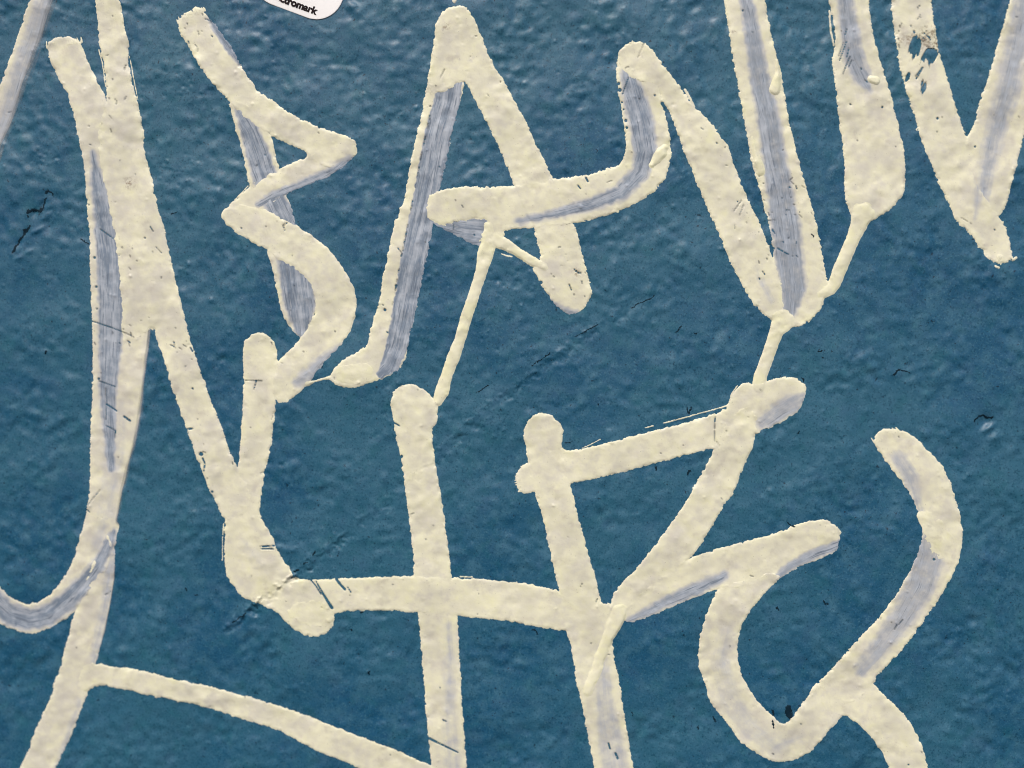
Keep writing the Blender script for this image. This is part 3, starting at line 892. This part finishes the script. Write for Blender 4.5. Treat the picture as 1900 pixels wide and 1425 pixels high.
# --- R / K letter
L9 = letter("R-shaped letter with a knobbed post and long kicking tail, right of the cross-shaped letter", 1100, 1200)
paint(L9, [(1039, 829), (1055, 837), (1095, 829), (1134, 820), (1176, 808), (1224, 796), (1266, 786), (1313, 772), (1345, 762), (1353, 745), (1361, 726), (1374, 713), (1384, 708),
           (1400, 713), (1420, 708), (1434, 704), (1453, 699), (1474, 700), (1489, 708), (1496, 722), (1492, 745), (1482, 763), (1458, 779), (1432, 793), (1405, 801),
           (1380, 830), (1340, 840), (1324, 832), (1292, 839), (1253, 850), (1203, 863), (1155, 876), (1108, 888), (1059, 897), (1020, 905), (976, 917), (961, 908), (955, 884),
           (966, 866), (985, 855), (1010, 840)],
      rough=0.9, tone=0.3, dry=(([(1415, 786, 12), (1440, 768, 18), (1470, 750, 19), (1490, 738, 10)], 0.7, 9),))
paint(L9, [(970, 803), (976, 784), (987, 771), (1011, 764), (1029, 774), (1042, 789), (1046, 805), (1042, 821), (1044, 840), (1050, 870), (1058, 897), (1066, 929), (1074, 963), (1084, 997),
           (1095, 1039), (1108, 1079), (1114, 1113), (1121, 1120), (1134, 1120), (1155, 1140), (1157, 1158), (1139, 1174), (1136, 1192), (1139, 1216), (1146, 1250),
           (1153, 1287), (1159, 1329), (1166, 1366), (1174, 1418), (1190, 1530), (1122, 1530), (1103, 1425), (1095, 1387), (1087, 1345), (1079, 1303), (1068, 1261), (1063, 1221),
           (1057, 1192), (1050, 1172), (1040, 1130), (1036, 1092), (1028, 1055), (1018, 1016), (1013, 984), (1005, 953), (997, 932), (990, 900), (980, 870), (979, 853), (974, 826)],
      rough=0.75, tone=0.3, dry=(([(1115, 1205, 10), (1122, 1290, 17), (1128, 1340, 22), (1140, 1410, 26), (1155, 1500, 26)], 0.48, 12),))
paint(L9, [(1324, 832), (1313, 861), (1292, 895), (1276, 924), (1258, 953), (1237, 982), (1221, 1005), (1203, 1026), (1182, 1054), (1161, 1074), (1145, 1092), (1136, 1108), (1133, 1121),
           (1120, 1150), (1140, 1165), (1158, 1153), (1200, 1110), (1260, 1060), (1284, 1033), (1297, 1016), (1311, 992), (1329, 963), (1345, 934), (1361, 918), (1371, 889), (1382, 863), (1395, 834),
           (1402, 808), (1405, 770), (1380, 750), (1345, 790)],
      rough=0.75, tone=0.3, step=0.08)
paint(L9, [(1158, 1154), (1182, 1154), (1203, 1145), (1234, 1132), (1266, 1118), (1297, 1105), (1330, 1093), (1380, 1090), (1430, 1088), (1445, 1075), (1463, 1063), (1487, 1050), (1518, 1039),
           (1547, 1026), (1555, 1018), (1559, 997), (1559, 980), (1547, 971), (1532, 964), (1511, 964), (1479, 972), (1447, 987), (1411, 997), (1371, 1008), (1332, 1018),
           (1300, 1029), (1284, 1033), (1255, 1048), (1215, 1080), (1170, 1120), (1150, 1140)],
      rough=0.75, tone=0.4, step=0.06, dry=(([(1166, 1152, 5), (1195, 1139, 9), (1232, 1119, 11), (1292, 1093, 13), (1345, 1068, 8)], 0.85, 8),
                                            ([(1440, 1072, 5), (1468, 1050, 9), (1515, 1027, 10), (1556, 1012, 9)], 0.85, 7)))
paint(L9, ((1150, 1135, 15), (1138, 1160, 15), (1128, 1182, 11), (1117, 1210, 11.5), (1105, 1245, 11), (1096, 1265, 10), (1090, 1282, 9)), name="paint_drip",
      rough=0.08, mid=0.2, thick=1.5, soft=3.2, step=0.85, tone=1.5, cuts=False)

# --- curl on the right
L11 = letter("S-shaped curl with a hooked top and a kicked-out foot at the lower right", 1560, 1320)
paint(L11, [(1400, 1075), (1345, 1082), (1330, 1093), (1321, 1113), (1311, 1137), (1301, 1166), (1297, 1197), (1295, 1224), (1300, 1250), (1311, 1274), (1316, 1303), (1332, 1321),
            (1353, 1347), (1371, 1374), (1395, 1392), (1424, 1408), (1450, 1416), (1479, 1411), (1505, 1395), (1518, 1379), (1532, 1363), (1547, 1347), (1561, 1332), (1580, 1310),
            (1575, 1270), (1518, 1266), (1505, 1282), (1497, 1295), (1476, 1321), (1463, 1339), (1450, 1342), (1426, 1321), (1400, 1295), (1382, 1266), (1371, 1234), (1368, 1197),
            (1374, 1166), (1387, 1139), (1408, 1113), (1429, 1089), (1450, 1071), (1430, 1060)],
      rough=0.75, tone=-0.2, dry=(([(1352, 1170, 14), (1338, 1230, 20), (1355, 1300, 22), (1395, 1355, 22), (1440, 1385, 20), (1480, 1370, 12)], 0.34, 18),))
paint(L11, [(1622, 1268), (1642, 1292), (1666, 1313), (1684, 1332), (1700, 1358), (1713, 1389), (1721, 1425), (1735, 1530), (1672, 1530), (1650, 1425), (1642, 1408), (1629, 1384), (1611, 1361),
            (1589, 1339), (1568, 1328), (1540, 1325), (1520, 1300), (1540, 1265), (1590, 1250)],
      rough=0.75, tone=0.2)
paint(L11, [(1621, 821), (1629, 834), (1642, 853), (1658, 874), (1679, 903), (1697, 932), (1705, 958), (1711, 987), (1705, 1018), (1695, 1045), (1679, 1076), (1663, 1103), (1642, 1132),
            (1621, 1158), (1589, 1189), (1563, 1218), (1539, 1247), (1518, 1266), (1530, 1290), (1580, 1310), (1622, 1268), (1626, 1255), (1642, 1239), (1663, 1218), (1684, 1192),
            (1705, 1166), (1724, 1139), (1742, 1113), (1761, 1079), (1776, 1050), (1782, 1032), (1787, 995), (1782, 958), (1774, 926), (1763, 895), (1753, 871), (1737, 850),
            (1718, 832), (1705, 818), (1695, 808), (1679, 800), (1658, 796), (1637, 796), (1624, 808)],
      rough=0.9, tone=0.1, step=0.06,
      dry=(([(1668, 850, 14), (1690, 885, 14), (1704, 940, 7), (1716, 990, 7), (1722, 1035, 30), (1706, 1090, 28), (1672, 1150, 24), (1640, 1192, 20), (1600, 1240, 16)], 0.64, 10),))
paint(L11, ((1712, 955, 12), (1735, 985, 22), (1750, 1010, 24), (1754, 1022, 17)), name="paint_drop", rough=0.3, mid=2.0, thick=1.3, soft=8, step=0.16, tone=0.7)

# --- a stray fleck above the A
L12 = letter("tiny white paint fleck just above the tip of the A", 843, 2, group=None, name="paint_fleck", cat="paint fleck")
paint(L12, [(838, -8), (847, -10), (848, 2), (844, 8), (839, 4)], name="fleck", rough=0.3, mid=0.0, thick=1.2, cuts=False, tone=0.0)

# hair-thin skips of paint beside the strokes
for owner, pts, w in ((L9, ((1232, 785), (1260, 778), (1300, 767), (1349, 753)), 1.7), (L9, ((1197, 794), (1212, 790)), 1.7), (L9, ((1353, 748), (1358, 730), (1368, 716)), 1.6),
                      (L5, ((1271, 166), (1280, 182), (1288, 198)), 3.0), (L8, ((854, 1070), (876, 1071)), 1.9), (L6, ((1539, 20), (1541, 55), (1547, 85)), 2.2),
                      (L4, ((930, 471), (942, 475), (950, 476)), 1.8), (L9, ((1080, 832), (1114, 815)), 1.3), (L2, ((240, 105), (249, 150), (256, 185)), 1.3),
                      (L2, ((183, 92), (190, 120), (196, 160)), 1.5), (L7, ((1846, 494), (1852, 497)), 3.0), (L7, ((1878, 483), (1884, 478)), 3.2),
                      (L2, ((415, 970), (413, 1000), (412, 1040)), 1.3), (L3, ((432, 375), (460, 345)), 1.3)):
    paint(owner, tuple((x, y, w * 0.75) for x, y in pts), name="paint_skip", rough=0.35, mid=0.2, thick=0.7, soft=1.2, cuts=False, step=0.0)


# bristle marks at the ragged ends of a few strokes
for owner, a, b, dirx, diry, n in ((L3, (330, 40), (378, 16), -0.42, -0.9, 15), (L2, (88, 84), (150, 74), -0.12, -1.0, 13), (L7, (1828, 474), (1876, 480), 0.35, 0.93, 12),
                                   (L11, (1622, 818), (1665, 796), -0.6, -0.8, 10), (L9, (957, 884), (966, 912), -0.9, 0.2, 9)):
    for k in range(n):
        t = (k + rng.uniform(-0.3, 0.3)) / (n - 1)
        x, y = a[0] + (b[0] - a[0]) * t, a[1] + (b[1] - a[1]) * t
        L = rng.uniform(2, 8)
        paint(owner, ((x - 4 * dirx, y - 4 * diry, 2.2), (x, y, 1.7), (x + L * dirx, y + L * diry, 0.7)), name="bristle_mark", rough=0.2, mid=0.1, thick=0.7, soft=1.3,
              cuts=False, step=0.0)


# ------------------------------------------------------------------ gouges in the blue coat, and the crater lip's painted shade
def gouge(pts, w0, w1=None, poly=False, name="scratch_or_shade"):
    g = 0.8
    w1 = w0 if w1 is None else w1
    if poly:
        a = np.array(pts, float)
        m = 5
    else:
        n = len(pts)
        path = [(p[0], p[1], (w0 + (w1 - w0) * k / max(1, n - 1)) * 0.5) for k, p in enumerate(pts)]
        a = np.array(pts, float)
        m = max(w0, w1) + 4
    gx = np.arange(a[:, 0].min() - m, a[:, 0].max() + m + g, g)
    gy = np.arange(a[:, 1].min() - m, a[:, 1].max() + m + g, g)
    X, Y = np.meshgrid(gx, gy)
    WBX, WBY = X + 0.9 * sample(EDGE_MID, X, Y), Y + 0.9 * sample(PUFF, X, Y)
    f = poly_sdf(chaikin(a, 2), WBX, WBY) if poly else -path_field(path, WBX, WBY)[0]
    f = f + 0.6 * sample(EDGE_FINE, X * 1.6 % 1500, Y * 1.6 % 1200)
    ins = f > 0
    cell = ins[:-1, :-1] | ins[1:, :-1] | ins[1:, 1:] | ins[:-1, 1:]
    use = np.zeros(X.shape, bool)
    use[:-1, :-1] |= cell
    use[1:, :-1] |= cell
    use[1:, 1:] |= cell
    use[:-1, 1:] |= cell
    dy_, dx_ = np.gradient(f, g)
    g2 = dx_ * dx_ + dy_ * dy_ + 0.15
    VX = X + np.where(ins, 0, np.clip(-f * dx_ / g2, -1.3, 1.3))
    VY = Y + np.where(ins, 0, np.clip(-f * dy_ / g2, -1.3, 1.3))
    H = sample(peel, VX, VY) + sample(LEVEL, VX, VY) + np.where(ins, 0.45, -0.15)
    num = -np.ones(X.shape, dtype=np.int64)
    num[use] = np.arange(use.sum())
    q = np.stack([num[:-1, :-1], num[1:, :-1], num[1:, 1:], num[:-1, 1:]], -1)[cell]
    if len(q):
        link(name, quad_mesh(name, place(VX[use], VY[use], H[use]), q), M_GOUGE_SHADE, wall)


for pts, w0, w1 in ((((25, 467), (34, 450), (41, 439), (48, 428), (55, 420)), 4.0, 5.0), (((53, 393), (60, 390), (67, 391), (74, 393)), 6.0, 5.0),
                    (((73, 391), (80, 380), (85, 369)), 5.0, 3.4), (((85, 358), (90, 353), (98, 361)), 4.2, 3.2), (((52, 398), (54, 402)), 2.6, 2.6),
                    (((148, 443), (156, 448), (164, 452)), 3.0, 2.0), (((1808, 781), (1815, 773), (1824, 770), (1832, 775), (1843, 774)), 3.0, 4.0),  # last arc: shade under the crater's upper lip, painted as a dark strip
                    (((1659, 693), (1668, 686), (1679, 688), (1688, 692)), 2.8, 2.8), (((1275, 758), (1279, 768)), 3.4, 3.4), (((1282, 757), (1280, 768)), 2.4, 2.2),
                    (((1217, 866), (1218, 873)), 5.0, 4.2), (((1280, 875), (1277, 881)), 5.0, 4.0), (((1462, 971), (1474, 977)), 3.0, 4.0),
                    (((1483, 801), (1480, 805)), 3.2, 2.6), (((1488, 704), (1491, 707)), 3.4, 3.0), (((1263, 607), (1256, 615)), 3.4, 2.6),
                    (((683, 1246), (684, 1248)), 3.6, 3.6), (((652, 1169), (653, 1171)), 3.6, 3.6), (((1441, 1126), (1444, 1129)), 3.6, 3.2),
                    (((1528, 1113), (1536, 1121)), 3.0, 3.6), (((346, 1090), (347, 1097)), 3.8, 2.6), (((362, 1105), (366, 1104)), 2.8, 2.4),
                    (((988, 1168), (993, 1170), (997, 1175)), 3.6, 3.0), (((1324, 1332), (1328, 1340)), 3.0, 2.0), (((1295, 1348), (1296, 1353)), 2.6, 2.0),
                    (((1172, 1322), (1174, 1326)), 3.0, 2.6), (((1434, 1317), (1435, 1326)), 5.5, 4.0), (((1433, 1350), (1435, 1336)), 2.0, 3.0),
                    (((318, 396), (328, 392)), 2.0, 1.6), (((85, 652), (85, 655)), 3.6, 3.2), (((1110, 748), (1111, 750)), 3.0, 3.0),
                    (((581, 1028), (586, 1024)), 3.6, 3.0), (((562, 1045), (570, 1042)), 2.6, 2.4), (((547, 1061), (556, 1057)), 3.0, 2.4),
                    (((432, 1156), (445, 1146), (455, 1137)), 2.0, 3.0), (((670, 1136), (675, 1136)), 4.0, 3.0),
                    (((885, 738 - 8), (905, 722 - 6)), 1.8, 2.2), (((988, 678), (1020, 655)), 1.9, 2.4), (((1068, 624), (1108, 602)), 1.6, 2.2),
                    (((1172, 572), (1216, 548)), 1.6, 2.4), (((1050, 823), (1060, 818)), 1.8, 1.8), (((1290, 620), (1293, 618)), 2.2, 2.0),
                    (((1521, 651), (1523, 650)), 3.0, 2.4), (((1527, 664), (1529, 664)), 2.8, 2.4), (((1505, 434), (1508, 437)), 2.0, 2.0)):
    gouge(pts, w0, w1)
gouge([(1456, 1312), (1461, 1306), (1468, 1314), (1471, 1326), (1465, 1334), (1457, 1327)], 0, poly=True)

# ------------------------------------------------------------------ the sticker
def stick(a, b):
    return corner[0] + a * ux + b * vx, corner[1] + a * uy + b * vy


ring = []
for cx, cy, a0 in ((-RAD, RAD, -90), (-RAD, SHGT - RAD, 0), (-SWID + RAD, SHGT - RAD, 90), (-SWID + RAD, RAD, 180)):
    for k in range(15):
        t = math.radians(a0 + 90 * k / 14.0)
        ring.append((cx + RAD * math.cos(t), cy + RAD * math.sin(t)))
sticker = bpy.data.objects.new("sticker", None)
COL.objects.link(sticker)
sx0, sz0 = to_wall(*corner)
sticker.location = (float(sx0), 0.0, float(sz0))
sticker.empty_display_size = 0.01
sticker["label"] = "white rounded sticker with black lettering cut off by the top edge"
sticker["category"] = "sticker"


SMOOTH = lowpass(peel, 30)


def skin(px, py):
    return sample(SMOOTH, px, py)


# backing: a thin sheet pressed onto the wall, rim turned down to the surface
rp = np.array([stick(a, b) for a, b in ring])
cen = rp.mean(axis=0)
layers, heights = [rp, rp], [-0.6, 1.15]
for t in np.linspace(0.985, 0.0005, 40):
    layers.append(cen + (rp - cen) * t)
    heights.append(1.3)
n = len(rp)
co = []
for L_, h_ in zip(layers, heights):
    co.append(place(L_[:, 0], L_[:, 1], skin(L_[:, 0], L_[:, 1]) + h_))
co = np.concatenate(co)
q = [(k * n + j, k * n + (j + 1) % n, (k + 1) * n + (j + 1) % n, (k + 1) * n + j) for k in range(len(layers) - 1) for j in range(n)]
link("backing", quad_mesh("backing", co, np.array(q)), M_PAPER, sticker)

txt = bpy.data.curves.new("lettering", 'FONT')
txt.body = "ectromark"
txt.align_x = 'RIGHT'
txt.size = 18.6 * U
txt.offset = 0.85 * U
txt.space_character = 1.0
txt.extrude = 0.12 * U
txt.materials.append(M_INK)
tmp = bpy.data.objects.new("lettering", txt)
COL.objects.link(tmp)
bpy.context.view_layer.update()
tme = bpy.data.meshes.new_from_object(tmp.evaluated_get(bpy.context.evaluated_depsgraph_get()))
tme.name = "lettering"
bpy.data.objects.remove(tmp, do_unlink=True)
tv = np.empty(len(tme.vertices) * 3, dtype=np.float32)
tme.vertices.foreach_get('co', tv)
tv = tv.reshape(-1, 3) / U
tpx = 585.5 + tv[:, 0] * ux + tv[:, 1] * vx
tpy = 27.2 + tv[:, 0] * uy + tv[:, 1] * vy
tme.vertices.foreach_set('co', np.ascontiguousarray(place(tpx, tpy, skin(tpx, tpy) + 1.62 + tv[:, 2]), dtype=np.float32).ravel())
tme.update()
link("lettering", tme, None, sticker)
